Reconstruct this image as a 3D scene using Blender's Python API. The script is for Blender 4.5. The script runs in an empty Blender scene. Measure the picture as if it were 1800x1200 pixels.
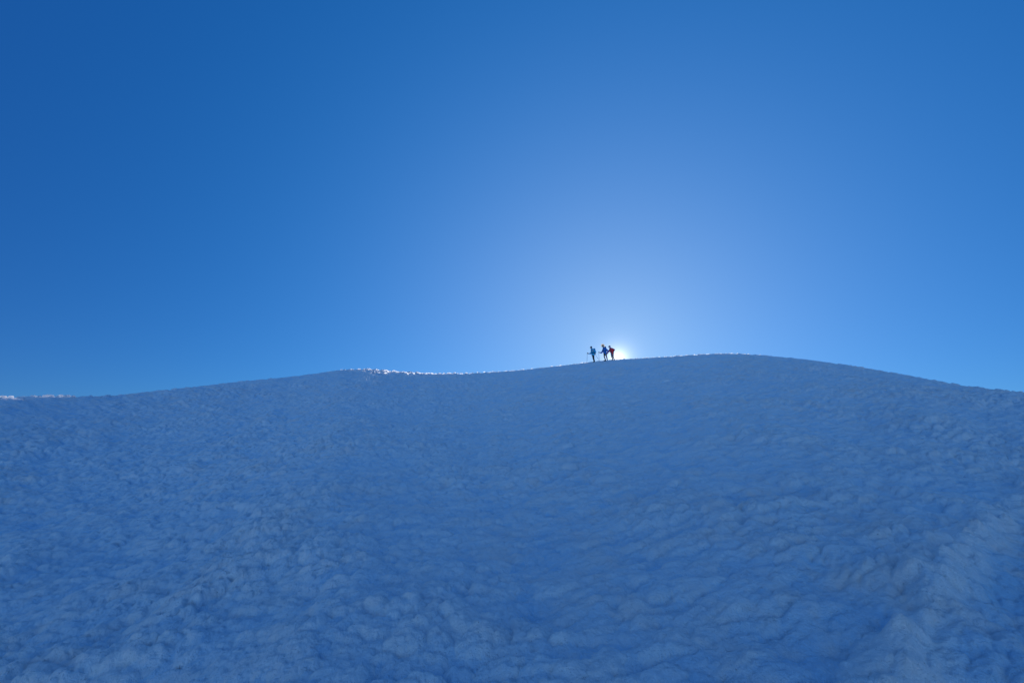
import bpy, math, random
import numpy as np
from mathutils import Vector, Matrix

C = bpy.context.scene
COL = C.collection
rad = math.radians

# ------------------------------------------------------------------ camera
EYE = 1.72                       # eye height above the snow under the camera (snow there is z = 0)
PITCH = rad(12.0)
FPX = 800.0                      # 16 mm lens, in pixels of an 1800 px wide frame
cam_d = bpy.data.cameras.new('camera'); cam_d.lens = 16.0; cam_d.sensor_width = 36.0
cam_d.clip_start = 0.05; cam_d.clip_end = 20000
cam = bpy.data.objects.new('camera', cam_d); COL.objects.link(cam)
cam.location = (0, 0, EYE); cam.rotation_euler = (rad(90) + PITCH, 0, 0)
C.camera = cam

def pixdir(px, py):
    x = (px - 900.0) / FPX; v = -(py - 600.0) / FPX
    c, s = math.cos(PITCH), math.sin(PITCH)
    return x, c - v * s, s + v * c          # right, forward, up

def az_tan(px, py):
    x, y, z = pixdir(px, py); return math.atan2(x, y), z / math.hypot(x, y)

sx, sy, sz = pixdir(1082, 610)      # the sun stands just behind the crest at the hikers' feet
SUN_DIR = Vector((sx, sy, sz)).normalized()
SUN_AZ = math.atan2(sx, sy); SUN_EL = math.asin(SUN_DIR.z)
gx, gy, gz = pixdir(1086, 631)
GLOW_DIR = Vector((gx, gy, gz)).normalized()

# ------------------------------------------------------------------ world
W = bpy.data.worlds.new('World'); C.world = W; W.use_nodes = True
nt = W.node_tree; nt.nodes.clear(); N = nt.nodes; L = nt.links
out = N.new('ShaderNodeOutputWorld')
sky = N.new('ShaderNodeTexSky'); sky.sky_type = 'NISHITA'; sky.sun_disc = False
sky.sun_elevation = SUN_EL; sky.sun_rotation = SUN_AZ
sky.altitude = 2800; sky.air_density = 1.0; sky.dust_density = 0.25; sky.ozone_density = 3.0
SKY_STRENGTH = 0.12
SKY_TINT = (0.17, 0.29, 0.38, 1)
SKY_GAMMA = 1.0
def math_node(op, a, b=None, c=None):
    n = N.new('ShaderNodeMath'); n.operation = op
    for i, v in enumerate((a, b, c)):
        if v is None: continue
        if isinstance(v, (int, float)): n.inputs[i].default_value = v
        else: L.new(v, n.inputs[i])
    return n.outputs[0]
mul = N.new('ShaderNodeMix'); mul.data_type = 'RGBA'; mul.blend_type = 'MULTIPLY'
mul.inputs[0].default_value = 1.0; L.new(sky.outputs[0], mul.inputs[6]); mul.inputs[7].default_value = SKY_TINT
gam = N.new('ShaderNodeGamma'); L.new(mul.outputs[2], gam.inputs[0]); gam.inputs[1].default_value = SKY_GAMMA
bg = N.new('ShaderNodeBackground'); bg.inputs[1].default_value = SKY_STRENGTH; L.new(gam.outputs[0], bg.inputs[0])
tc = N.new('ShaderNodeTexCoord')
def angle_to(d):
    dt = N.new('ShaderNodeVectorMath'); dt.operation = 'DOT_PRODUCT'
    L.new(tc.outputs['Generated'], dt.inputs[0]); dt.inputs[1].default_value = d
    return math_node('ARCCOSINE', math_node('MINIMUM', dt.outputs['Value'], 0.9999999))
tg = angle_to(GLOW_DIR)
# the aureole of air lit round the sun, on top of the clear sky
def gauss(t, amp, sig):
    q = math_node('DIVIDE', t, sig)
    return math_node('MULTIPLY', math_node('EXPONENT', math_node('MULTIPLY', math_node('MULTIPLY', q, q), -1.0)), amp)
def expo(t, amp, sig):
    return math_node('MULTIPLY', math_node('EXPONENT', math_node('DIVIDE', t, -sig)), amp)
def emit(col, val):
    b = N.new('ShaderNodeBackground'); b.inputs[0].default_value = col; L.new(val, b.inputs[1]); return b.outputs[0]
def addsh(a, b):
    n = N.new('ShaderNodeAddShader'); L.new(a, n.inputs[0]); L.new(b, n.inputs[1]); return n.outputs[0]
sh = addsh(bg.outputs[0], emit((1.0, 0.98, 0.95, 1), expo(tg, 2.0, rad(0.72))))
sh = addsh(sh, emit((0.20, 0.03, 0.0, 1), expo(tg, 1.0, rad(10.0))))
sh = addsh(sh, emit((0.0, 0.28, 0.07, 1), expo(tg, 1.0, rad(22.0))))
sh = addsh(sh, emit((0.092, 0.0, 0.0, 1), gauss(tg, 1.0, rad(27.0))))
sh = addsh(sh, emit((0.0, 0.08, 0.33, 1), gauss(tg, 1.0, rad(45.0))))
# broad pale sky glow opposite the sun, added to brighten the shaded snow
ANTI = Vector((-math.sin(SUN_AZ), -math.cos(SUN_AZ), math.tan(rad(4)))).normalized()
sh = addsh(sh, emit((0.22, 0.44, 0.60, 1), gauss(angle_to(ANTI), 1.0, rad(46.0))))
base = N.new('ShaderNodeBackground'); base.inputs[0].default_value = (0.0, 0.038, 0.225, 1)
sh = addsh(sh, base.outputs[0])
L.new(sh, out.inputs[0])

# ------------------------------------------------------------------ sun lamp
sd = bpy.data.lights.new('sun', 'SUN'); sd.energy = 5.0; sd.angle = rad(0.53); sd.color = (1.0, 0.93, 0.84)
so = bpy.data.objects.new('sun', sd); COL.objects.link(so)
LAMP_EL = SUN_EL
ldir = Vector((math.sin(SUN_AZ) * math.cos(LAMP_EL), math.cos(SUN_AZ) * math.cos(LAMP_EL), math.sin(LAMP_EL)))
so.rotation_euler = ldir.to_track_quat('Z', 'Y').to_euler(); so.location = (10, 60, 40)
C.view_settings.view_transform = 'Standard'; C.view_settings.look = 'None'
C.view_settings.exposure = 0.0; C.view_settings.gamma = 1.0; C.view_settings.use_curve_mapping = False

# ------------------------------------------------------------------ materials
def new_mat(name, color, rough=0.7, spec=0.3, noise=None, metal=0.0):
    m = bpy.data.materials.new(name); m.use_nodes = True
    n = m.node_tree.nodes; l = m.node_tree.links
    b = n['Principled BSDF']; b.inputs['Base Color'].default_value = (*color, 1)
    b.inputs['Roughness'].default_value = rough; b.inputs['Specular IOR Level'].default_value = spec
    b.inputs['Metallic'].default_value = metal
    if metal == 0 and rough >= 0.5: b.inputs['Sheen Weight'].default_value = 0.5; b.inputs['Sheen Roughness'].default_value = 0.4
    if noise:
        sc, amt, bump = noise
        t = n.new('ShaderNodeTexCoord'); nz = n.new('ShaderNodeTexNoise')
        nz.inputs['Scale'].default_value = sc; nz.inputs['Detail'].default_value = 5
        l.new(t.outputs['Object'], nz.inputs['Vector'])
        r = n.new('ShaderNodeMix'); r.data_type = 'RGBA'
        r.inputs[6].default_value = (*[c * (1 - amt) for c in color], 1)
        r.inputs[7].default_value = (*[min(1, c * (1 + amt)) for c in color], 1)
        l.new(nz.outputs[0], r.inputs[0]); l.new(r.outputs[2], b.inputs['Base Color'])
        bp = n.new('ShaderNodeBump'); bp.inputs['Strength'].default_value = bump; bp.inputs['Distance'].default_value = 0.01
        l.new(nz.outputs[0], bp.inputs['Height']); l.new(bp.outputs[0], b.inputs['Normal'])
    return m

def snow_mat():
    m = bpy.data.materials.new('old_snow'); m.use_nodes = True
    n = m.node_tree.nodes; l = m.node_tree.links; b = n['Principled BSDF']
    g = n.new('ShaderNodeNewGeometry')
    def noise(scale, detail=4, rough=0.6, vec=None):
        z = n.new('ShaderNodeTexNoise'); z.inputs['Scale'].default_value = scale
        z.inputs['Detail'].default_value = detail; z.inputs['Roughness'].default_value = rough
        l.new(vec or g.outputs['Position'], z.inputs['Vector']); return z.outputs[0]
    def ramp(src, a, b_):
        r = n.new('ShaderNodeMapRange'); r.inputs[1].default_value = a; r.inputs[2].default_value = b_
        l.new(src, r.inputs[0]); return r.outputs[0]
    def mix(f, a, b_):
        x = n.new('ShaderNodeMix'); x.data_type = 'RGBA'; l.new(f, x.inputs[0])
        for i, v in ((6, a), (7, b_)):
            if isinstance(v, tuple): x.inputs[i].default_value = v
            else: l.new(v, x.inputs[i])
        return x.outputs[2]
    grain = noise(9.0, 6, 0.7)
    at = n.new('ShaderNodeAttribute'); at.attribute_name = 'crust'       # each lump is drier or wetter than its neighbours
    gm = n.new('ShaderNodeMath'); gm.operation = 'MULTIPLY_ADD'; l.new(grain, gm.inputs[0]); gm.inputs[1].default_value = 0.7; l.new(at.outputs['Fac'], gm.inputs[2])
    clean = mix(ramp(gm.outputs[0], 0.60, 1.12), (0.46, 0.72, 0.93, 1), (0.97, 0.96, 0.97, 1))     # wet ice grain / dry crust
    patch = noise(1.7, 5, 0.65); big = noise(0.16, 3, 0.5)
    mm = n.new('ShaderNodeMath'); mm.operation = 'MULTIPLY'; l.new(ramp(patch, 0.46, 0.66), mm.inputs[0]); l.new(ramp(big, 0.32, 0.55), mm.inputs[1])
    dusty = mix(mm.outputs[0], clean, (0.99, 0.87, 0.83, 1))                                # windblown dust on the old snow
    speck = noise(55.0, 2, 0.5)
    s2 = n.new('ShaderNodeMath'); s2.operation = 'MULTIPLY'; l.new(ramp(speck, 0.70, 0.76), s2.inputs[0]); l.new(ramp(patch, 0.50, 0.60), s2.inputs[1])
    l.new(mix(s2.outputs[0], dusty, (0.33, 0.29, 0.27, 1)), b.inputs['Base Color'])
    b.inputs['Roughness'].default_value = 0.42; b.inputs['Specular IOR Level'].default_value = 0.45
    b.inputs['Sheen Weight'].default_value = 0.7; b.inputs['Sheen Roughness'].default_value = 0.5
    fine = noise(38.0, 5, 0.7)
    b1 = n.new('ShaderNodeBump'); b1.inputs['Strength'].default_value = 0.8; b1.inputs['Distance'].default_value = 0.016
    l.new(fine, b1.inputs['Height'])
    b2 = n.new('ShaderNodeBump'); b2.inputs['Strength'].default_value = 0.8; b2.inputs['Distance'].default_value = 0.07
    l.new(grain, b2.inputs['Height']); l.new(b1.outputs[0], b2.inputs['Normal'])
    l.new(b2.outputs[0], b.inputs['Normal'])
    return m
SNOW = snow_mat()

# ------------------------------------------------------------------ numpy noise
def _hash(ix, iy, seed):
    h = (ix.astype(np.int64) * 374761393 + iy.astype(np.int64) * 668265263 + seed * 1442695041) & 0xffffffff
    h = ((h ^ (h >> 13)) * 1274126177) & 0xffffffff
    h = ((h ^ (h >> 16)) * 2246822519) & 0xffffffff
    return (h ^ (h >> 15)) & 0xffffffff
def perlin(x, y, seed=0):
    ix = np.floor(x); iy = np.floor(y); fx = x - ix; fy = y - iy
    u = fx * fx * fx * (fx * (fx * 6 - 15) + 10); v = fy * fy * fy * (fy * (fy * 6 - 15) + 10)
    def g(ox, oy):
        a = _hash(ix + ox, iy + oy, seed).astype(np.float64) * (2 * math.pi / 4294967296.0)
        return np.cos(a) * (fx - ox) + np.sin(a) * (fy - oy)
    a = g(0, 0); b = g(1, 0); c = g(0, 1); d = g(1, 1)
    return ((a + (b - a) * u) * (1 - v) + (c + (d - c) * u) * v) * 1.5
def worley(x, y, seed=0):
    """F1 squared and a random value of the nearest cell"""
    ix = np.floor(x); iy = np.floor(y)
    best = np.full(x.shape, 9.0); val = np.zeros(x.shape)
    for ox in (-1, 0, 1):
        for oy in (-1, 0, 1):
            h = _hash(ix + ox, iy + oy, seed)
            px = ix + ox + ((h & 0xffff) / 65536.0); py = iy + oy + ((h >> 16) / 65536.0)
            d = (px - x) ** 2 + (py - y) ** 2
            m = d < best
            best = np.where(m, d, best); val = np.where(m, (h % 1000) / 1000.0, val)
    return best, val
def lumps(x, y, seed, k, lo):
    """rounded lumps of random height that meet in creases: the highest of the domes over each point"""
    ix = np.floor(x); iy = np.floor(y)
    best = np.zeros(x.shape); val = np.zeros(x.shape)
    for ox in (-1, 0, 1):
        for oy in (-1, 0, 1):
            h = _hash(ix + ox, iy + oy, seed)
            px = ix + ox + 0.08 + 0.84 * ((h & 0xffff) / 65536.0); py = iy + oy + 0.08 + 0.84 * ((h >> 16) / 65536.0)
            r = ((h * 7919) % 1000) / 1000.0
            q = np.maximum(0, 1 - k * ((px - x) ** 2 + (py - y) ** 2))
            d = (lo + (1 - lo) * r) * q * (2 - q)
            m = d > best
            best = np.where(m, d, best); val = np.where(m, r, val)
    return best, val
def sstep(a, b, x):
    t = np.clip((x - a) / (b - a), 0, 1); return t * t * (3 - 2 * t)

# ------------------------------------------------------------------ terrain
SIL = [(-160,708),(-60,701),(0,699.5),(60,697.5),(110,698.5),(190,696.5),(300,685),(420,671),(520,661),(575,653.5),(605,649.5),(650,649.5),
       (700,654),(760,657),(830,655.5),(920,649.5),(1000,641),(1044,635.5),(1066,633),(1100,631),(1180,626.5),(1250,621.8),
       (1300,621.5),(1350,625),(1420,632),(1500,643),(1600,660.5),(1700,679),(1800,690.5),(1860,700),(1960,722)]
A = []; T = []
for p in SIL:
    a_, t_ = az_tan(*p); A.append(a_); T.append(t_)
A = [-math.pi, rad(-120), rad(-85), rad(-62)] + A + [rad(62), rad(85), rad(120), math.pi]
T = [-0.17, -0.12, -0.03, 0.035] + T + [0.03, -0.06, -0.14, -0.17]
PHI = np.linspace(-math.pi, math.pi, 7201)
TE = np.interp(PHI, A, T)
k = np.hanning(31); k /= k.sum()                                  # about one degree of smoothing
TE = np.convolve(np.pad(TE, 15, mode='wrap'), k, mode='valid')
def azx(px): return az_tan(px, 650)[0]
RA = [-math.pi, rad(-85), azx(0), azx(300), azx(605), azx(760), azx(1050), azx(1275), azx(1500), azx(1800), rad(85), math.pi]
RV = [30, 26, 30, 35, 46, 50, 47.5, 45, 38, 29, 26, 30]
RR = np.interp(PHI, RA, RV)
WA = [-math.pi, azx(0), azx(500), azx(600), azx(690), azx(800), azx(900), azx(1040), azx(1280), azx(1450), math.pi]   # how round the crest is
WV = [0.10, 0.07, 0.06, 0.09, 0.20, 0.38, 0.22, 0.14, 0.16, 0.07, 0.05]
BA = [-math.pi, azx(0), azx(540), azx(620), azx(690), azx(800), azx(900), azx(1040), azx(1280), azx(1450), math.pi]   # fall behind the crest
BV = [-0.10, 0.0, 0.02, 0.05, 0.115, 0.126, 0.12, 0.12, 0.12, 0.0, -0.06]
WW = np.interp(PHI, WA, WV); BB = np.interp(PHI, BA, BV)
kk = np.hanning(181); kk /= kk.sum()
RR = np.convolve(np.pad(RR, 90, mode='wrap'), kk, mode='valid')
SAG = 1.8
SFAC = np.where(PHI > 0, (RR / 48.0) ** 2, 1.0); SFAC = np.convolve(np.pad(SFAC, 180, mode='wrap'), np.hanning(361) / np.hanning(361).sum(), mode='valid')
def profile(r, te, R, w, b, sf):
    hr = te * R + EYE
    t = r / R
    kslope = hr / R
    tt = np.minimum(t, 1.0); sag = SAG * sf
    Aup = kslope * r - 4 * sag * tt * (1 - tt) + np.where(t > 1, 4 * sag * (t - 1), 0)
    far = np.maximum(r - R - 14, 0)
    B = hr + b * (r - R) - 0.10 * far * (1 - np.exp(-far / 30)) * np.where(b > 0, 1.6, 1.0)
    m = np.minimum(Aup, B)
    z = m - w * np.log(np.exp(np.maximum(-(Aup - m) / w, -60)) + np.exp(np.maximum(-(B - m) / w, -60)))
    return z
TADJ = TE.copy()
rs = np.linspace(15, 75, 400)[:, None]
for _ in range(4):                                               # the rounded crest must still reach the photographed skyline
    z = profile(rs, TADJ[None], RR[None], WW[None], BB[None], SFAC[None])
    e = ((z - EYE) / rs).max(0)
    TADJ = np.where(np.abs(PHI) < rad(60), TADJ + np.clip(TE - e, -0.05, 0.05), TADJ)

def base_height(x, y):
    r = np.hypot(x, y); ph = np.arctan2(x, y)
    f = lambda arr: np.interp(ph, PHI, arr)
    return profile(r, f(TADJ), f(RR), f(WW), f(BB), f(SFAC)), r

def ground_point(px, py):
    """where the sight line through a photo pixel meets the smooth slope (used once, to lay out the old track)"""
    d = Vector(pixdir(px, py)); prev = 0.3
    for i in range(1, 6000):
        t = 0.3 + i * 0.01
        x, y, z = d.x * t, d.y * t, d.z * t + EYE
        h, _ = base_height(np.array([x]), np.array([y]))
        if z < h[0]: return x, y
    return x, y
TRACK = [ground_point(*p) for p in ((1560, 1290), (1590, 1190), (1625, 1110), (1655, 1050), (1700, 985), (1755, 925), (1800, 880), (1850, 830), (1900, 790))]
def seg_dist(x, y, pts):
    """signed distance (positive = right of the line)"""
    best = np.full(x.shape, 1e9); sign = np.ones(x.shape)
    for (x0, y0), (x1, y1) in zip(pts[:-1], pts[1:]):
        dx, dy = x1 - x0, y1 - y0; L2 = dx * dx + dy * dy
        t = np.clip(((x - x0) * dx + (y - y0) * dy) / L2, 0, 1)
        d = np.hypot(x - x0 - t * dx, y - y0 - t * dy)
        s = np.sign((x - x0) * dy - (y - y0) * dx)
        m = d < best; best = np.where(m, d, best); sign = np.where(m, s, sign)
    return best * sign

MOUNDS = [(ground_point(px, py), h, w) for px, py, h, w in (
    (1330, 1180, 0.07, 0.16), (1160, 1172, 0.05, 0.13), (1230, 1110, 0.03, 0.12), (1480, 1090, 0.06, 0.20), (1700, 1040, 0.03, 0.15), (1400, 1020, 0.04, 0.2),
    (1560, 1160, 0.06, 0.17), (380, 995, 0.05, 0.20), (90, 1130, 0.05, 0.18), (250, 1000, 0.03, 0.2), (930, 1080, 0.035, 0.18), (690, 1035, 0.03, 0.12),
    (70, 880, 0.07, 0.35), (390, 860, 0.05, 0.3), (1090, 785, 0.07, 0.5), (640, 770, 0.06, 0.5), (160, 760, 0.07, 0.4), (1650, 745, 0.10, 0.6),
    (770, 772, 0.06, 0.6), (1530, 780, 0.07, 0.3), (850, 800, 0.05, 0.4))]

_rt = np.random.RandomState(5)
for (tx0, ty0), (tx1, ty1) in zip(TRACK[:-1], TRACK[1:]):           # trodden-up clods frozen along the track
    for q in np.linspace(0, 1, max(2, int(math.hypot(tx1 - tx0, ty1 - ty0) / 0.14)), endpoint=False):
        for _ in range(2):
            MOUNDS.append(((tx0 + (tx1 - tx0) * q + _rt.normal(0, 0.10), ty0 + (ty1 - ty0) * q + _rt.normal(0, 0.06)), _rt.uniform(0.03, 0.11), _rt.uniform(0.05, 0.10)))

def detail(x, y, r, sp):
    """rounded lumps and hollows of wind-scoured, sun-melted snow; sp = local mesh spacing"""
    keep = lambda size: 1 - sstep(0.55, 1.1, 1.15 * sp / size)
    ax = 0.09 * perlin(x * 2.1, y * 2.1, 11) + 0.022 * perlin(x * 6, y * 6, 12)
    ay = 0.09 * perlin(x * 2.1, y * 2.1, 13) + 0.022 * perlin(x * 6, y * 6, 14)
    xr = np.maximum(x, 0) ** 2 / (np.maximum(x, 0) + 0.7)             # right of the middle the wind has drawn the lumps out across the slope
    wx = x + ax - 0.42 * xr; wy = y + ay - 0.46 * xr
    bx = x + 0.6 * ax - 0.42 * xr; by = y + 0.6 * ay - 0.46 * xr
    patch = perlin(x * 0.35 + 7, y * 0.22, 21) + 0.6 * perlin(x * 1.1, y * 0.8, 22)
    amp = 0.65 + 0.7 * sstep(-0.5, 0.7, patch)
    right = sstep(0.2, 1.6, x) * sstep(7, 2.2, r)                  # the lumps grow towards the old track
    amp = amp * (1 + 0.2 * right)
    grow = 1 + 0.3 * sstep(3, 6, r) + 0.6 * sstep(6, 25, r) - 0.75 * sstep(38, 46, r + 12 * sstep(0.5, 0.9, np.abs(np.arctan2(x, y)))) * sstep(0, 1, y) * (1 - 0.75 * sstep(azx(585), azx(620), np.arctan2(x, y)) * (1 - sstep(azx(850), azx(950), np.arctan2(x, y))))   # the wind has planed the crest
    h = 0.16 * perlin(x / 7.0, y / 9.0, 1) + 0.07 * perlin(x / 2.6, y / 2.2, 2) + 0.05 * perlin(x / 0.95, y / 0.8, 3)
    l0, v0 = lumps(wx / 0.62, wy / 0.50, 30, 1.25, 0.2)
    h += 0.045 * grow * amp * keep(0.6) * l0
    l1, v1 = lumps(wx / 0.22 + 5, wy / 0.18, 31, 1.25, 0.25)
    h += 0.060 * grow * amp * keep(0.25) * l1
    l2, vb = lumps(bx / 0.135 + 3, by / 0.115, 34, 1.25, 0.3)
    h += 0.050 * grow * amp * keep(0.14) * l2
    m = sp < 0.09
    l3, _ = lumps(bx[m] / 0.075, by[m] / 0.062 + 9, 32, 1.25, 0.2)
    h[m] += 0.030 * amp[m] * keep(0.08)[m] * l3
    m = sp < 0.03
    l4, _ = lumps(bx[m] / 0.038, by[m] / 0.033 + 4, 33, 1.25, 0.2)
    h[m] += 0.013 * keep(0.038)[m] * l4
    # thin wind ripples that run along the slope
    q = y + 0.06 * x - 0.36 * xr + 0.4 * ax
    rip = perlin(x / 0.62 + 0.6 * perlin(x, y, 5), q / 0.075, 40)
    rmask = sstep(-0.2, 0.35, perlin(x * 0.4, y * 0.3, 41))
    h += 0.016 * keep(0.08) * (0.15 + rmask) * (0.35 + 0.65 * sstep(2.5, 6, r)) * (1 - np.abs(rip)) ** 2
    h += 0.012 * keep(0.14) * perlin(x / 0.13, y / 0.11, 50)
    h += 0.007 * keep(0.07) * perlin(x / 0.06, y / 0.05, 51)
    h += 0.0040 * keep(0.03) * perlin(x / 0.026, y / 0.024, 52)
    crust = 0.34 * v1 + 0.26 * vb + 0.2 * v0 + 0.2 * (0.5 + 0.5 * patch)
    # old track: a trodden berm with a hollow beside it
    s = seg_dist(x + 0.05 * perlin(x * 2.5, y * 2.5, 60), y, TRACK)
    lump = np.clip(0.7 + 1.3 * perlin(x * 3.4, y * 3.4, 61), 0, 2)
    h += 0.018 * lump * np.exp(-(s / 0.16) ** 2) - 0.035 * np.exp(-((s - 0.36) / 0.22) ** 2)
    crust = crust + 1.0 * np.exp(-(s / 0.15) ** 2) * np.clip(lump, 0.3, 1.2) - 0.35 * np.exp(-((s - 0.38) / 0.2) ** 2) - 0.03 * np.exp(-((s + 0.42) / 0.2) ** 2)
    for (mx, my), mh, mw in MOUNDS:
        h += 0.62 * mh * np.exp(-(((x + 0.5 * ax - mx) / (mw * 1.35)) ** 2 + ((y + 0.5 * ay - my) / (mw * 0.8)) ** 2))
    # steeper scoured furrows under the dip in the ridge
    ph = np.arctan2(x, y)
    fm = sstep(azx(560), azx(640), ph) * (1 - sstep(azx(840), azx(960), ph)) * sstep(30, 40, r)
    h += fm * (0.09 * perlin(x / 0.5 + 0.35 * y, y / 2.2, 70) + 0.05 * perlin(x / 0.24, y / 0.5, 71))
    return h, crust

def full_height(x, y, sp, want_crust=False):
    z, r = base_height(x, y)
    near = sstep(0.0, 1.0, r)
    fade = 1 - sstep(70, 140, r)
    d, crust = detail(x, y, r, sp)
    z = z + d * near * fade
    return (z, crust) if want_crust else z

# the relief raises the skyline a little: lower the smooth crest by as much
cal = np.radians(np.arange(-52, 52.01, 0.25))
rc = np.arange(24, 60, 0.25)[:, None] + 0 * cal[None]
for _ in range(2):
    xx = rc * np.sin(cal)[None]; yy = rc * np.cos(cal)[None]
    zz = full_height(xx.ravel(), yy.ravel(), np.full(xx.size, 0.08)).reshape(xx.shape)
    diff = ((zz - EYE) / rc).max(0) - np.interp(cal, PHI, TE)
    kd = np.hanning(11); kd /= kd.sum()
    diff = np.convolve(np.pad(diff, 5, mode='edge'), kd, mode='valid')
    TADJ = TADJ - np.interp(PHI, cal, diff, left=0, right=0)

cols_f = np.radians(np.linspace(-53, 53, 1121))
cols_b = np.radians(np.linspace(53, 307, 130))[1:-1]
phi = np.concatenate([cols_f, cols_b])
# rows follow the crest: t = 1 is the crest line of each azimuth
rows = list(np.exp(np.linspace(math.log(0.003), math.log(0.024), 36)))
while rows[-1] < 1.05: rows.append(rows[-1] + min(0.0056 * rows[-1], 0.00145))
step = 0.00145
while rows[-1] < 100: step *= 1.16; rows.append(rows[-1] + step)
rows = np.array(rows)
RPHI = np.interp((phi + math.pi) % (2 * math.pi) - math.pi, PHI, RR)
PP = np.broadcast_to(phi[None], (len(rows), len(phi))).copy()
RG = rows[:, None] * RPHI[None]
X = RG * np.sin(PP); Y = RG * np.cos(PP)
dr = np.gradient(rows)[:, None] * RPHI[None]
dp = np.where(np.abs((PP + math.pi) % (2 * math.pi) - math.pi) < rad(53.01), rad(0.095), rad(2.0)) * RG
Z, CRUST = full_height(X.ravel(), Y.ravel(), np.maximum(dr, dp).ravel(), True)
nr, nc = X.shape
co = np.empty((nr * nc + 1, 3), np.float32)
co[:-1, 0] = X.ravel(); co[:-1, 1] = Y.ravel(); co[:-1, 2] = Z; co[-1] = (0, 0, 0)
i = np.arange(nr - 1)[:, None] * nc; j = np.arange(nc)[None]; j2 = (j + 1) % nc
quads = np.stack([i + j, i + nc + j, i + nc + j2, i + j2], -1).reshape(-1, 4)[:, ::-1]
tris = np.stack([np.arange(nc), (np.arange(nc) + 1) % nc, np.full(nc, nr * nc)], -1)[:, ::-1]
me = bpy.data.meshes.new('snow_slope')
nq, ntri = len(quads), len(tris)
me.vertices.add(len(co)); me.vertices.foreach_set('co', co.ravel())
me.loops.add(nq * 4 + ntri * 3)
me.loops.foreach_set('vertex_index', np.concatenate([quads.ravel(), tris.ravel()]).astype(np.int32))
me.polygons.add(nq + ntri)
me.polygons.foreach_set('loop_start', np.concatenate([np.arange(nq) * 4, nq * 4 + np.arange(ntri) * 3]).astype(np.int32))
me.polygons.foreach_set('use_smooth', np.ones(nq + ntri, bool))
me.update(calc_edges=True)
if me.polygons[nq // 2].normal.z < 0: me.flip_normals()
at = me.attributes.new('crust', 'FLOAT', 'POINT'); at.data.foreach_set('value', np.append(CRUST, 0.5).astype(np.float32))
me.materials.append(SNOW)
slope = bpy.data.objects.new('snow_slope', me); COL.objects.link(slope)
slope['kind'] = 'structure'; slope['label'] = 'lumpy wind-scoured snow slope in blue shade'

def gz_at(x, y):
    return float(full_height(np.array([x]), np.array([y]), np.array([0.1]))[0])

# ------------------------------------------------------------------ mesh helpers
class Build:
    def __init__(s): s.v = []; s.f = []
    def grid(s, rings, cap=True):
        b = len(s.v); n = len(rings[0])
        for r in rings: s.v += [tuple(p) for p in r]
        for k in range(len(rings) - 1):
            for q in range(n):
                s.f.append((b + k * n + q, b + k * n + (q + 1) % n, b + (k + 1) * n + (q + 1) % n, b + (k + 1) * n + q))
        s.f.append(tuple(b + q for q in range(n))[::-1]); e = b + (len(rings) - 1) * n
        s.f.append(tuple(e + q for q in range(n)))
    def limb(s, a, b, ra, rb, flat=1.0, n=14, up=(0, 1, 0)):
        """tapered round-ended limb; flat scales the section along the side direction"""
        a = Vector(a); b = Vector(b); d = (b - a); Ln = max(d.length, 1e-5); d /= Ln
        u = Vector(up) - d * d.dot(Vector(up))
        if u.length < 1e-3: u = Vector((1, 0, 0)) - d * d.x
        u.normalize(); w = d.cross(u); rings = []
        prof = [(-math.cos(t) * ra, math.sin(t) * ra) for t in (0.15, 0.5, 0.95, 1.45)]
        prof += [(Ln * k / 4, ra + (rb - ra) * k / 4) for k in (1, 2, 3)]
        prof += [(Ln + math.cos(t) * rb, math.sin(t) * rb) for t in (1.45, 0.95, 0.5, 0.15)]
        for h, r in prof:
            rings.append([a + d * h + (u * math.cos(q) * flat + w * math.sin(q)) * r for q in [2 * math.pi * k / n for k in range(n)]])
        s.grid(rings)
    def ball(s, c, r, n=16, rot=None):
        c = Vector(c); r = Vector(r if hasattr(r, '__len__') else (r, r, r)); rings = []
        for k in range(1, 10):
            t = math.pi * k / 10
            ring = []
            for q in range(n):
                p = Vector((math.sin(t) * math.cos(2 * math.pi * q / n) * r.x, math.sin(t) * math.sin(2 * math.pi * q / n) * r.y, -math.cos(t) * r.z))
                if rot: p = rot @ p
                ring.append(c + p)
            rings.append(ring)
        s.grid(rings)
    def tube(s, a, b, ra, rb, n=10):
        a = Vector(a); b = Vector(b); d = (b - a).normalized()
        u = d.orthogonal().normalized(); w = d.cross(u)
        s.grid([[p + (u * math.cos(2 * math.pi * q / n) + w * math.sin(2 * math.pi * q / n)) * r for q in range(n)] for p, r in ((a, ra), (b, rb))])
    def obj(s, name, mat, parent, voxel=None, smooth=3, wrinkle=0.0, seed=0):
        m = bpy.data.meshes.new(name); m.from_pydata(s.v, [], s.f); m.update()
        o = bpy.data.objects.new(name, m); COL.objects.link(o)
        if voxel:
            r = o.modifiers.new('r', 'REMESH'); r.mode = 'VOXEL'; r.voxel_size = voxel
            q = o.modifiers.new('s', 'SMOOTH'); q.iterations = smooth; q.factor = 0.5
            dg = bpy.context.evaluated_depsgraph_get()
            m2 = bpy.data.meshes.new_from_object(o.evaluated_get(dg))
            o.modifiers.clear(); o.data = m2; m2.name = name; bpy.data.meshes.remove(m); m = m2
            if wrinkle:
                n = len(m.vertices); c = np.empty(n * 3); m.vertices.foreach_get('co', c); c = c.reshape(-1, 3)
                nn = np.empty(n * 3); m.vertex_normals.foreach_get('vector', nn); nn = nn.reshape(-1, 3)
                f = perlin(c[:, 0] * 9 + c[:, 1] * 6, c[:, 2] * 22 + 3 * c[:, 0], seed) + 0.5 * perlin(c[:, 0] * 25 + c[:, 1] * 20, c[:, 2] * 40, seed + 1)
                c += nn * (f * wrinkle)[:, None]; m.vertices.foreach_set('co', c.ravel()); m.update()
        for p in m.polygons: p.use_smooth = True
        m.materials.clear(); m.materials.append(mat)
        o.parent = parent
        return o

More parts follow.
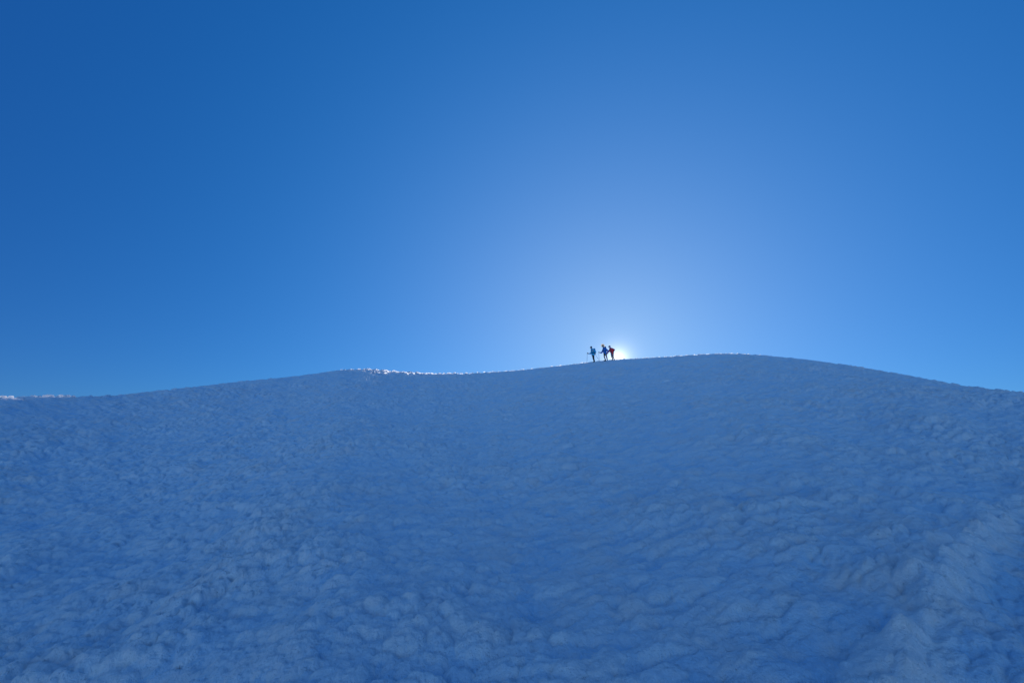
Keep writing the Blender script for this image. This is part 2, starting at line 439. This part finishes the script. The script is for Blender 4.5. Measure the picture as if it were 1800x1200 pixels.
def thing(name, label, cat, loc, group=None):
    o = bpy.data.objects.new(name, None); COL.objects.link(o); o.location = loc
    o.empty_display_size = 0.3; o['label'] = label; o['category'] = cat
    if group: o['group'] = group
    return o

SKIN = new_mat('skin', (0.50, 0.31, 0.23), 0.55, 0.35, (30, 0.08, 0.15))
DARK = new_mat('black_fabric', (0.018, 0.02, 0.026), 0.8, 0.2, (40, 0.3, 0.3))
NAVY = new_mat('navy_knit', (0.03, 0.07, 0.13), 0.9, 0.1, (120, 0.3, 0.6))
TEAL = new_mat('teal_shell', (0.04, 0.52, 0.78), 0.5, 0.4, (14, 0.15, 0.3))
TEALP = new_mat('pack_blue', (0.03, 0.36, 0.62), 0.6, 0.3, (14, 0.15, 0.3))
BLUE = new_mat('royal_shell', (0.02, 0.18, 0.55), 0.5, 0.4, (14, 0.15, 0.3))
BLUED = new_mat('pack_dark_blue', (0.012, 0.08, 0.25), 0.65, 0.3, (14, 0.2, 0.3))
RED = new_mat('crimson_shell', (0.85, 0.035, 0.05), 0.5, 0.4, (14, 0.15, 0.3))
MAROON = new_mat('maroon_fabric', (0.16, 0.02, 0.03), 0.8, 0.2, (60, 0.2, 0.3))
OLIVE = new_mat('olive_fabric', (0.13, 0.13, 0.05), 0.8, 0.2, (30, 0.2, 0.3))
BROWN = new_mat('brown_legging', (0.10, 0.07, 0.05), 0.85, 0.15, (30, 0.2, 0.3))
GREY = new_mat('slate_fabric', (0.16, 0.20, 0.22), 0.8, 0.2, (30, 0.2, 0.3))
TAN = new_mat('tan_felt', (0.62, 0.40, 0.16), 0.85, 0.1, (60, 0.15, 0.4))
ORANGE = new_mat('orange_fabric', (0.80, 0.16, 0.05), 0.6, 0.3, (30, 0.1, 0.2))
def glow_hair_mat():
    m = bpy.data.materials.new('fair_hair'); m.use_nodes = True
    n = m.node_tree.nodes; l = m.node_tree.links; n.remove(n['Principled BSDF'])
    d = n.new('ShaderNodeBsdfDiffuse'); t = n.new('ShaderNodeBsdfTranslucent'); x = n.new('ShaderNodeMixShader')
    nz = n.new('ShaderNodeTexNoise'); nz.inputs['Scale'].default_value = 60
    r = n.new('ShaderNodeMix'); r.data_type = 'RGBA'; r.inputs[6].default_value = (0.92, 0.80, 0.58, 1); r.inputs[7].default_value = (0.98, 0.92, 0.80, 1)
    l.new(nz.outputs[0], r.inputs[0]); l.new(r.outputs[2], d.inputs[0]); l.new(r.outputs[2], t.inputs[0])
    x.inputs[0].default_value = 0.8; l.new(d.outputs[0], x.inputs[1]); l.new(t.outputs[0], x.inputs[2]); l.new(x.outputs[0], n['Material Output'].inputs[0])
    return m
FAIR = glow_hair_mat()
GAITER = new_mat('pale_blue_knit', (0.35, 0.55, 0.80), 0.8, 0.2, (60, 0.15, 0.3))
LEATHER = new_mat('boot_leather', (0.05, 0.035, 0.028), 0.6, 0.3, (40, 0.3, 0.3))
RUBBER = new_mat('rubber', (0.02, 0.02, 0.02), 0.7, 0.3, (50, 0.2, 0.1))
METAL = new_mat('pole_metal', (0.08, 0.14, 0.30), 0.35, 0.5, (40, 0.1, 0.05), 0.6)
WHITE = new_mat('pole_glow_white', (0.85, 0.85, 0.85), 0.4, 0.5, (40, 0.05, 0.05))  # white colour stands in for the bright glow low on the front pole
EYEM = new_mat('eye', (0.05, 0.04, 0.04), 0.2, 0.5, (20, 0.1, 0.0))
HAIR = new_mat('hair', (0.22, 0.12, 0.05), 0.7, 0.3, (80, 0.4, 0.6))

def hand_on(b, wrist, grip, axis, side):
    """palm, four curled fingers and a thumb closed round a pole at `grip` (axis = pole direction, upwards)"""
    wrist = Vector(wrist); grip = Vector(grip); ax = Vector(axis).normalized()
    back = (wrist - grip); back -= ax * back.dot(ax); back.normalize()
    sd_ = ax.cross(back) * side
    pc = grip + back * 0.036 + sd_ * 0.012
    b.limb(pc + ax * 0.034, pc - ax * 0.034, 0.026, 0.024)
    b.limb(wrist, pc, 0.026, 0.028)
    for k, (ln, r) in enumerate(((1.0, 0.0105), (1.08, 0.0108), (1.02, 0.0105), (0.85, 0.0092))):
        c = grip + ax * (0.031 - 0.021 * k); prev = pc + ax * (0.031 - 0.021 * k)
        for q in range(1, 5):
            an = rad(20 + 58 * q * ln); p = c + (back * math.cos(an) + sd_ * math.sin(an)) * (0.027 + 0.002 * (4 - q))
            b.limb(prev, p, r, r * 0.94, n=8); prev = p
    p0 = pc + ax * 0.028 - sd_ * 0.012; p1 = grip + ax * 0.046 - sd_ * 0.028 + back * 0.008; p2 = grip + ax * 0.046 - sd_ * 0.018 - back * 0.022
    b.limb(p0, p1, 0.013, 0.012, n=8); b.limb(p1, p2, 0.0118, 0.0095, n=8)

def hand_loose(b, wrist, d, side=1):
    w = Vector(wrist); d = Vector(d).normalized(); s_ = d.cross(Vector((0, 1, 0))).normalized(); out_ = d.cross(s_)
    pc = w + d * 0.055
    b.limb(w, pc + d * 0.03, 0.026, 0.030, flat=0.6)
    for k, ln in enumerate((0.068, 0.078, 0.072, 0.056)):
        base = pc + d * 0.035 + s_ * (0.033 - 0.021 * k)
        m = base + d * ln * 0.5 + out_ * 0.010; e = m + d * ln * 0.40 + out_ * 0.030
        b.limb(base, m, 0.0098, 0.009, n=8); b.limb(m, e, 0.009, 0.0078, n=8)
    t0 = w + d * 0.025 + s_ * 0.025; t1 = t0 + d * 0.03 + s_ * 0.032; t2 = t1 + d * 0.03 + s_ * 0.004
    b.limb(t0, t1, 0.013, 0.011, n=8); b.limb(t1, t2, 0.011, 0.009, n=8)

SINK = 0.06
S = 0.0594                                  # metres per photo pixel at the hikers' distance
def make_person(label, foot, head, neck, sh_n, sh_f, chest, pelvis, armn, armf, legn, legf, shorts, looks, pack, base):
    """all joints as (photo px, photo py, depth in m); faces -X; near side = -Y"""
    fx, fy = foot
    P = lambda p: Vector(((p[0] - fx) * S, p[2], (fy - p[1]) * S - SINK))
    root = thing('person', label, 'person', base)
    H = P(head); NK = P(neck); CH = P(chest); PV = P(pelvis); SN = P(sh_n); SF = P(sh_f)
    fwd = Vector((-1, 0, -0.12)).normalized(); up = Vector((0.12 * -1 * -1, 0, 1)).normalized()
    b = Build()
    # head and face
    rot = Matrix.Rotation(rad(6), 3, 'Y')
    b.ball(H + Vector((0.012, 0, 0.012)), (0.098, 0.076, 0.108), rot=rot)
    b.ball(H + Vector((-0.030, 0, -0.060)), (0.062, 0.056, 0.060))
    b.limb(H + Vector((-0.090, 0, 0.012)), H + Vector((-0.102, 0, -0.024)), 0.010, 0.016, n=8)      # nose
    b.limb(H + Vector((-0.082, -0.035, 0.034)), H + Vector((-0.082, 0.035, 0.034)), 0.014, 0.014, n=8)   # brow
    b.limb(H + Vector((-0.088, -0.022, -0.055)), H + Vector((-0.088, 0.022, -0.055)), 0.010, 0.010, n=8)  # lips
    b.limb(H + Vector((-0.090, -0.022, -0.070)), H + Vector((-0.090, 0.022, -0.070)), 0.009, 0.009, n=8)
    b.ball(H + Vector((-0.078, 0, -0.100)), (0.024, 0.026, 0.022))                                     # chin
    for s in (-1, 1): b.ball(H + Vector((0.018, s * 0.078, -0.012)), (0.020, 0.010, 0.032))            # ears
    b.limb(H + Vector((0.018, 0, -0.05)), NK, 0.056, 0.064)
    b.limb(NK, CH, 0.085, 0.135, flat=1.15); b.limb(CH, PV, 0.130, 0.130, flat=1.15)
    b.limb(SN, SF, 0.062, 0.062)
    for sh, arm in ((SN, armn), (SF, armf)):
        e, w = P(arm[0]), P(arm[1])
        b.limb(sh, e, 0.052, 0.040); b.limb(e, w, 0.040, 0.027)
    for leg in (legn, legf):
        h, kn, an = (P(q) for q in leg)
        b.limb(PV + Vector((0, h.y * 0.7, 0)), h, 0.11, 0.088); b.limb(h, kn, 0.086, 0.054); b.limb(kn, kn + (an - kn) * 0.35 + Vector((0.012, 0, 0)), 0.052, 0.055)
        b.limb(kn + (an - kn) * 0.35 + Vector((0.012, 0, 0)), an, 0.052, 0.036)
        b.limb(an + Vector((0.02, 0, -0.02)), an + Vector((-0.15, 0, -0.055)), 0.038, 0.028)
    grips = {}
    for key, sh, arm, side in (('n', SN, armn, 1), ('f', SF, armf, -1)):
        w = P(arm[1])
        if len(arm) > 2 and arm[2]:
            g, tip = P(arm[2]), P(arm[3]); ax = (g - tip).normalized()
            hand_on(b, w, g, ax, side); grips[key] = (g, tip, ax)
        else:
            hand_loose(b, w, (w - P(arm[0])))
    body = b.obj('body', SKIN, root, 0.0068, 2)
    for s in (-1, 1):
        e = Build(); e.ball(H + Vector((-0.079, s * 0.030, 0.010)), 0.0115, n=10); e.obj('eye', EYEM, root)
    # jacket
    j = Build(); lk = looks
    j.limb(NK + Vector((0.01, 0, 0.01)), NK - Vector((0, 0, 0.06)), 0.072, 0.10)                        # collar
    j.limb(SN, SF, 0.082, 0.082); j.limb(NK - Vector((0, 0, 0.05)), CH, 0.125, 0.182, flat=1.2)
    j.limb(CH, PV + Vector((0, 0, 0.02)), 0.182, 0.175, flat=1.15)
    j.limb(PV + Vector((0, 0, 0.03)), PV - Vector((0, 0, 0.07)), 0.172, 0.172, flat=1.40)
    for sh, arm in ((SN, armn), (SF, armf)):
        e, w = P(arm[0]), P(arm[1]); w2 = w + (e - w).normalized() * 0.03
        j.limb(sh, e, 0.092, 0.078); j.limb(e, w2, 0.078, 0.052)
    j.obj('jacket', lk['jacket'], root, 0.012, 3, 0.009, 5)
    # cuffs and hem band
    for arm in (armn, armf):
        e, w = P(arm[0]), P(arm[1]); d = (w - e).normalized()
        c = Build(); c.tube(w - d * 0.05, w - d * 0.008, 0.060, 0.054, 14); c.obj('cuff', lk['cuff'], root)
    # legs
    if shorts:
        t = Build()
        t.limb(PV + Vector((0, -0.03, -0.05)), PV + Vector((0, 0.03, -0.05)), 0.120, 0.120)
        for leg in (legn, legf):
            h, kn, an = (P(q) for q in leg)
            t.limb(PV + Vector((0, h.y * .7, -0.06)), h, 0.12, 0.108); t.limb(h, h + (kn - h) * shorts, 0.108, 0.088)
        t.obj('shorts', lk['shorts'], root, 0.012, 3, 0.008, 9)
        if lk.get('leggings'):
            t = Build()
            for leg in (legn, legf):
                h, kn, an = (P(q) for q in leg)
                t.limb(h, kn, 0.094, 0.061); t.limb(kn, kn + (an - kn) * 0.35 + Vector((0.012, 0, 0)), 0.060, 0.062); t.limb(kn + (an - kn) * 0.35 + Vector((0.012, 0, 0)), an, 0.060, 0.044)
                t.limb(PV + Vector((0, h.y * 0.7, 0)), h, 0.115, 0.095)
            t.obj('leggings', lk['leggings'], root, 0.010, 2, 0.003, 7)
    else:
        t = Build()
        t.limb(PV + Vector((0, -0.03, 0)), PV + Vector((0, 0.03, 0)), 0.150, 0.150)
        for leg in (legn, legf):
            h, kn, an = (P(q) for q in leg)
            t.limb(PV + Vector((0, h.y * .7, -0.02)), h, 0.13, 0.118); t.limb(h, kn, 0.116, 0.088); t.limb(kn, an, 0.088, 0.072)
        t.obj('trousers', lk['trousers'], root, 0.012, 3, 0.010, 9)
    for leg in (legn, legf):
        kn, an = P(leg[1]), P(leg[2])
        bo = Build()
        bo.limb(an + Vector((0.0, 0, 0.07)), an + Vector((0.01, 0, -0.03)), 0.054, 0.054)
        bo.limb(an + Vector((0.03, 0, -0.045)), an + Vector((-0.155, 0, -0.055)), 0.050, 0.040, flat=0.95)
        bt = bo.obj('boot', LEATHER, root, 0.009, 2)
        so_ = Build()
        z0 = an.z - 0.110
        ring = []
        for q in range(16):
            a_ = 2 * math.pi * q / 16
            ring.append(Vector((an.x - 0.062 + math.cos(a_) * 0.145, an.y + math.sin(a_) * 0.050, 0)))
        so_.grid([[p + Vector((0, 0, z0)) for p in ring], [p + Vector((0, 0, z0 + 0.026)) for p in ring]])
        so_.obj('sole', RUBBER, bt)
    # headwear
    c = Build(); kind = lk['hat']
    if kind == 'beanie':
        c.ball(H + Vector((0.020, 0, 0.040)), (0.106, 0.088, 0.098), rot=rot)
        c.limb(H + Vector((0.030, 0, 0.02)), H + Vector((0.05, 0, -0.02)), 0.086, 0.070)
        c.obj('beanie', lk['hatm'], root, 0.008, 2, 0.002, 3)
    else:
        c.ball(H + Vector((0.014, 0, 0.050)), (0.106, 0.086, 0.080), rot=rot)
        cp = c.obj('cap', lk['hatm'], root, 0.008, 2)
        if lk.get('frizz'):                                        # big cloud of frizzy fair hair, lit through from behind
            rg = random.Random(8); fz = Build()
            for _ in range(520):
                z_ = rg.uniform(-0.75, 1); a_ = rg.uniform(0, 2 * math.pi); q_ = math.sqrt(max(0, 1 - z_ * z_))
                d_ = Vector((math.cos(a_) * q_, math.sin(a_) * q_, z_)); R0 = rg.uniform(0.10, 0.185)
                if d_.x < -0.80 and z_ < 0.3: continue
                c_ = H + Vector((0.01, 0, 0.03)) + Vector((d_.x * 1.05, d_.y * 0.9, d_.z)) * R0
                u_ = d_.orthogonal().normalized(); w_ = d_.cross(u_); ph_ = rg.uniform(0, 6.28); cr = rg.uniform(0.016, 0.030); pr_ = None
                for k_ in range(5):                                # one curl
                    b_ = ph_ + k_ * 1.35; p_ = c_ + (u_ * math.cos(b_) + w_ * math.sin(b_)) * cr + d_ * (k_ * 0.011)
                    if pr_ is not None:
                        e_ = (p_ - pr_).cross(d_).normalized() * 0.0045; n0 = len(fz.v)
                        fz.v += [tuple(pr_ - e_), tuple(pr_ + e_), tuple(p_ + e_), tuple(p_ - e_)]; fz.f.append((n0, n0 + 1, n0 + 2, n0 + 3))
                    pr_ = p_
            fz.obj('frizzy_hair', FAIR, root)
        v = Build(); v.ball(H + Vector((-0.105, 0, 0.048)), (0.078, 0.066, 0.010), rot=Matrix.Rotation(rad(-14), 3, 'Y')); v.obj('visor', lk['hatm'], cp)
        hr = Build(); hr.ball(H + Vector((0.040, 0, -0.005)), (0.080, 0.084, 0.088)); hr.limb(H + Vector((0.06, 0, -0.02)), H + Vector((0.075, 0, -0.09)), 0.045, 0.028)
        hr.obj('hair', lk.get('hair', HAIR), root, 0.008, 2, 0.004, 2)
    if lk.get('gaiter'):
        g = Build(); g.limb(H + Vector((0.02, 0, -0.055)), NK + Vector((0, 0, 0.01)), 0.076, 0.082); g.ball(H + Vector((0.035, 0, -0.02)), (0.085, 0.092, 0.060))
        g.obj('neck_gaiter', lk['gaiter'], root, 0.008, 2, 0.004, 4)
    if lk.get('patch'):
        p = P(lk['patch']); q = Build()
        q.limb(p + Vector((0, 0, 0.035)), p - Vector((0, 0, 0.035)), 0.045, 0.045, flat=0.35); q.obj('sleeve_patch', ORANGE, root)
    if lk.get('belt'):
        q = Build(); c0 = PV + Vector((0.0, 0, 0.12)); n = 28; rings = []
        for dz, k_ in ((-0.028, 1.0), (0.028, 1.0)):
            rings.append([c0 + Vector((math.cos(2*math.pi*i/n) * 0.200 * k_, math.sin(2*math.pi*i/n) * 0.228 * k_, dz + 0.03 * math.cos(2*math.pi*i/n))) for i in range(n)])
        q.grid(rings); q.obj('hip_belt', DARK, root)
    # backpack, worn on the back: a thing of its own
    if pack:
        plabel, pm, ptop, pbot, depth, halfw = pack
        pr = thing('backpack', plabel, 'backpack', base)
        t_, b_ = P(ptop), P(pbot); k_ = Build()
        k_.limb(t_ + Vector((0, -halfw * 0.45, 0)), t_ + Vector((0, halfw * 0.45, 0)), depth * 0.8, depth * 0.8)
        for q in (-0.5, 0, 0.5):
            k_.limb(t_ + Vector((0, halfw * q, 0)), b_ + Vector((0, halfw * q, 0)), depth * 0.85, depth)
        k_.obj('pack_bag', pm, pr, 0.012, 4, 0.008, 15)
        lid = Build(); lid.ball(t_ + Vector((-0.01, 0, depth * 0.75)), (depth * 0.95, halfw * 0.85, 0.055)); lid.obj('pack_lid', pm, pr)
        for s in (-1, 1):
            st = Build(); y = s * 0.125
            pts = [t_ + Vector((-depth * 0.5, y - t_.y, 0.03)), Vector((NK.x + 0.02, y, SN.z + 0.095)), Vector((NK.x - 0.10, y, SN.z + 0.03)), Vector((CH.x - 0.172, y, CH.z + 0.03)), Vector((CH.x - 0.150, s * 0.165, CH.z - 0.12)), Vector((CH.x + 0.02, s * 0.21, CH.z - 0.18)), b_ + Vector((-depth * 0.4, s * 0.14, 0.06))]
            for a_, c_ in zip(pts[:-1], pts[1:]): st.limb(a_, c_, 0.014, 0.014, n=8)
            st.obj('shoulder_strap', DARK, pr)
    # poles, held in the hand: things of their own
    for key, plabel, lower in lk.get('poles', ()):
        g, tip, ax = grips[key]
        t = thing('trekking_pole', plabel, 'trekking pole', Vector(base) + tip, 'trekking poles of the hikers on the ridge')
        g2 = g - tip; o0 = Vector((0, 0, 0)); mid = g2 * 0.40
        q = Build(); q.tube(g2 - ax * 0.07, mid, 0.014, 0.013); q.obj('upper_shaft', METAL, t)
        q = Build(); q.tube(mid, ax * 0.06, 0.011 if not lower else 0.017, 0.010 if not lower else 0.016); q.obj('lower_shaft', lower or METAL, t)
        q = Build(); q.tube(mid - ax * 0.02, mid + ax * 0.03, 0.018, 0.018); q.obj('lock_collar', DARK, t)
        q = Build(); q.limb(g2 - ax * 0.075, g2 + ax * 0.05, 0.015, 0.018, n=10); q.ball(g2 + ax * 0.062, 0.022, n=10); q.obj('grip', RUBBER, t, 0.005, 1)
        q = Build(); q.tube(ax * 0.075, ax * 0.09, 0.048, 0.040, 14); q.obj('basket', lower or DARK, t)
        q = Build(); q.tube(ax * 0.062, o0 - ax * 0.015, 0.006, 0.0025, 8); q.obj('tip', METAL, t)
        q = Build(); u = ax.orthogonal().normalized(); w_ = ax.cross(u); prev = None
        for kq in range(11):
            a_ = 2 * math.pi * kq / 10; p = g2 + ax * (0.01 - 0.055 * math.cos(a_) * 0.9) + Vector((0.055, 0, 0)) + Vector((1, 0, 0)) * 0.035 * math.cos(a_ * 0.5) + w_ * 0.045 * math.sin(a_)
            if prev is not None: q.limb(prev, p, 0.004, 0.004, n=6)
            prev = p
        q.obj('wrist_strap', DARK, t)
    return root

def stand(px, py, dist):
    """a spot on the crest in the direction of a photo pixel, at ground height"""
    a_, _ = az_tan(px, py); x, y = dist * math.sin(a_), dist * math.cos(a_)
    return Vector((x, y, gz_at(x, y)))
def crest(px, py):
    a_, _ = az_tan(px, py); rr = np.linspace(30, 60, 601); x = rr * math.sin(a_); y = rr * math.cos(a_)
    z = full_height(x, y, np.full(x.shape, 0.1)); e = (z - EYE) / rr; kx = int(np.argmax(e))
    return float(rr[kx])

D1 = crest(1044, 634); D2 = crest(1066, 633); D3 = crest(1078, 632)
print('crest', D1, D2, D3)
B1 = stand(1044, 634, D1); B2 = stand(1066, 633, D2); B3 = stand(1078, 632, D3)

make_person('hiker in teal jacket and black trousers, leftmost of three on the ridge', (1044, 635.5),
    (1039.7, 607.9, 0), (1041.2, 610.6, 0), (1042.3, 612.0, -0.18), (1042.0, 612.0, 0.18), (1042.6, 615.0, 0), (1043.0, 620.4, 0),
    [(1046.6, 616.6, -0.30), (1045.8, 620.6, -0.30), (1045.2, 620.9, -0.36), (1053.0, 633.4, -0.35)],
    [(1039.6, 618.4, 0.27), (1034.6, 618.3, 0.22), (1033.2, 617.8, 0.22), (1032.0, 636.0, 0.22)],
    [(1042.6, 621.4, -0.10), (1042.8, 627.6, -0.10), (1044.3, 633.7, -0.11)], [(1043.6, 621.4, 0.10), (1043.8, 627.9, 0.10), (1045.3, 633.3, 0.11)],
    None, dict(jacket=TEAL, cuff=ORANGE, trousers=DARK, hat='beanie', hatm=NAVY, patch=(1042.3, 614.6, -0.262), belt=True,
    poles=[('n', 'dark trekking pole slanting back behind the hiker in the teal jacket', None), ('f', 'trekking pole planted in front of the leftmost hiker, glow painted white towards its tip', WHITE)]),
    ('blue rucksack on the back of the leftmost hiker in teal', TEALP, (1045.6, 611.7, 0), (1046.3, 617.6, 0), 0.105, 0.17), B1)

make_person('hiker in royal blue jacket, middle of the three, fair frizzy hair glowing', (1066, 633.6),
    (1060.5, 606.7, 0), (1062.3, 609.7, 0), (1063.4, 611.4, -0.18), (1062.8, 611.4, 0.18), (1063.2, 614.4, 0), (1064.0, 619.0, 0),
    [(1068.4, 616.0, -0.30), (1066.6, 620.4, -0.28)],
    [(1059.0, 618.0, 0.26), (1055.3, 618.0, 0.20), (1053.7, 617.5, 0.20), (1054.2, 634.6, 0.20)],
    [(1062.8, 620.6, -0.10), (1062.0, 626.2, -0.10), (1063.8, 631.9, -0.11)], [(1065.4, 620.4, 0.10), (1067.0, 626.2, 0.10), (1067.9, 631.9, 0.11)],
    0.45, dict(jacket=BLUE, cuff=DARK, shorts=OLIVE, leggings=BROWN, hat='cap', hatm=TAN, frizz=True, hair=TAN,
    poles=[('f', 'thin trekking pole held upright in front of the middle hiker in royal blue', None)]),
    ('dark blue rucksack on the back of the middle hiker', BLUED, (1065.0, 609.6, 0), (1066.4, 615.0, 0), 0.085, 0.16), B2)

make_person('hiker in crimson jacket and grey shorts, rightmost of the three on the ridge', (1078.5, 632.6),
    (1072.9, 607.8, 0), (1074.4, 610.4, 0), (1075.9, 611.8, -0.17), (1075.1, 611.8, 0.17), (1075.8, 614.6, 0), (1077.2, 618.8, 0),
    [(1080.2, 613.9, -0.26), (1078.8, 617.2, -0.28)], [(1071.3, 616.2, 0.26), (1069.0, 619.6, 0.24)],
    [(1075.7, 620.4, -0.10), (1075.6, 626.0, -0.10), (1077.1, 630.9, -0.11)], [(1078.2, 620.4, 0.10), (1079.0, 626.2, 0.10), (1080.9, 630.9, 0.11)],
    0.62, dict(jacket=RED, cuff=MAROON, shorts=GREY, leggings=DARK, hat='cap', hatm=MAROON, gaiter=GAITER),
    ('small black rucksack on the back of the hiker in crimson', DARK, (1077.7, 611.8, 0), (1078.5, 615.4, 0), 0.065, 0.14), B3)

# ------------------------------------------------------------------ crumbs of broken crust, with thin flakes added for the crest's sunlit rim
def crumb_mat():
    m = bpy.data.materials.new('snow_crumb'); m.use_nodes = True
    n = m.node_tree.nodes; l = m.node_tree.links; n.remove(n['Principled BSDF'])
    d = n.new('ShaderNodeBsdfDiffuse'); t = n.new('ShaderNodeBsdfTranslucent'); x = n.new('ShaderNodeMixShader')
    nz = n.new('ShaderNodeTexNoise'); nz.inputs['Scale'].default_value = 12
    r = n.new('ShaderNodeMix'); r.data_type = 'RGBA'; r.inputs[6].default_value = (0.90, 0.92, 0.94, 1); r.inputs[7].default_value = (0.98, 0.98, 0.98, 1)
    l.new(nz.outputs[0], r.inputs[0]); l.new(r.outputs[2], d.inputs[0]); l.new(r.outputs[2], t.inputs[0])
    x.inputs[0].default_value = 0.7; l.new(d.outputs[0], x.inputs[1]); l.new(t.outputs[0], x.inputs[2]); l.new(x.outputs[0], n['Material Output'].inputs[0])
    return m
CRUMB = crumb_mat()
def crest_r(a_):
    rr = np.linspace(24, 60, 500); x = rr * math.sin(a_); y = rr * math.cos(a_)
    z = full_height(x, y, np.full(x.shape, 0.1)); return float(rr[int(np.argmax((z - EYE) / rr))])
rg = random.Random(11); cb = Build()
_px = list(range(560, 1360, 10)); _cr = [crest_r(azx(p)) for p in _px]
def flake(px, back, size):
    """a thin upright frost feather / crust flake"""
    a_ = azx(px); R_ = float(np.interp(px, _px, _cr)) - back; x, y = R_ * math.sin(a_), R_ * math.cos(a_)
    z = gz_at(x, y) - 0.02; b = SUN_AZ + rg.uniform(-0.7, 0.7); ux, uy = math.cos(b), -math.sin(b); n0 = len(cb.v)
    ht = size * rg.uniform(0.7, 1.2); lean = rg.uniform(-0.3, 0.3)
    for k_, (hh, ww) in enumerate(((0, 0.8), (0.5, 1.0), (0.85, 0.75), (1.0, 0.3))):
        for c_ in (-1, -0.35, 0.35, 1):
            u_ = c_ * ww * size * rg.uniform(0.8, 1.15); v_ = (1 - c_ * c_) * 0.25 * size + lean * hh * ht
            cb.v.append((x + ux * u_ + math.sin(b) * v_, y + uy * u_ + math.cos(b) * v_, z + (hh + (rg.uniform(-0.12, 0.12) if k_ else 0)) * ht + 0.02))
    for k_ in range(3):
        for c_ in range(3):
            i0 = n0 + k_ * 4 + c_; cb.f.append((i0, i0 + 1, i0 + 5, i0 + 4))
def crumb(px, back, size):
    if rg.random() < 0.75: return flake(px, back, size * 1.15)
    a_ = azx(px); R_ = float(np.interp(px, _px, _cr)) - back; x, y = R_ * math.sin(a_), R_ * math.cos(a_)
    z = gz_at(x, y); n = 7; rings = []
    sx_, sy_, sz_ = size * rg.uniform(0.8, 1.5), size * rg.uniform(0.7, 1.1), size * rg.uniform(0.5, 0.9)
    for t in (0.35, 1.0, 1.7, 2.5):
        rings.append([(x + math.cos(2 * math.pi * q / n) * math.sin(t) * sx_ * rg.uniform(.75, 1.2), y + math.sin(2 * math.pi * q / n) * math.sin(t) * sy_ * rg.uniform(.75, 1.2),
                       z + 0.65 * sz_ - math.cos(t) * sz_ * rg.uniform(.85, 1.1)) for q in range(n)])
    cb.grid(rings)
for _ in range(520): p = rg.triangular(600, 870, 690); crumb(p, abs(rg.gauss(0, 0.28)), rg.uniform(0.06, 0.14) * (1 - 0.45 * max(0, (p - 720) / 150)))       # along the dip's crest
for _ in range(170):                                                                                            # a second, lower strand that joins it
    p = rg.uniform(650, 800); crumb(p, max(0, 3.2 - (p - 650) / 55 + rg.gauss(0, 0.3)), rg.uniform(0.08, 0.14))
for _ in range(110): p = rg.uniform(640, 790); crumb(p, rg.uniform(0, 2.8), rg.uniform(0.06, 0.11))
for _ in range(620):
    p = rg.uniform(850, 1340)
    if not 1036 < p < 1084: crumb(p, abs(rg.gauss(0, 0.15)), rg.uniform(0.03, 0.075))            # none where the hikers tread             # sparse grains towards the summit
for p in (567, 573, 590): crumb(p, 0.1, 0.07)
o = cb.obj('snow_crumbs', CRUMB, None); o['kind'] = 'stuff'; o['label'] = 'white sunlit crumbs of broken snow crust along the ridge'

# ------------------------------------------------------------------ chunks of crusty snow along the left ridge
rng = random.Random(4)
CH_ = [(5, 6, 'at the far left edge of the picture'), (18, 7, 'second from the left end of the ridge'), (41, 3.5, 'standing alone left of the longer row'), (59, 5, 'flat one starting the longer row'),
       (69, 4, 'small round one in the row'), (82, 9, 'largest and highest of all'), (90, 6, 'just right of the highest one'), (100, 4, 'small one left of the twin chunks'),
       (105, 8, 'upper of the twin chunks'), (119, 7, 'upright one right of the twin chunks'), (129, 5, 'at the right end of the row'), (159, 5, 'low flat one past the row'), (188, 6, 'last before the ridge rises')]
for px, wpx, where in CH_:
    a_, _ = az_tan(px, 698); rr = np.linspace(20, 45, 501); xs = rr * math.sin(a_); ys = rr * math.cos(a_)
    zz = full_height(xs, ys, np.full(xs.shape, 0.1)); kx = int(np.argmax((zz - EYE) / rr)); R_ = rr[kx] + 0.05
    sz_ = wpx * R_ / FPX / 1.15
    q = Build()
    for _ in range(6):
        q.ball((rng.uniform(-.35, .35) * sz_, rng.uniform(-.3, .3) * sz_, rng.uniform(0.0, .28) * sz_), (rng.uniform(.22, .42) * sz_, rng.uniform(.22, .4) * sz_, rng.uniform(.18, .34) * sz_))
    o = q.obj('snow_chunk', CRUMB, None, sz_ / 28, 2, sz_ * 0.03, rng.randrange(99))
    o.location = (R_ * math.sin(a_), R_ * math.cos(a_), float(zz[kx]) + 0.12 * sz_)
    o['label'] = 'sunlit snow chunk on the left ridge, ' + where; o['category'] = 'snow chunk'; o['group'] = 'sunlit snow chunks on the left ridge'
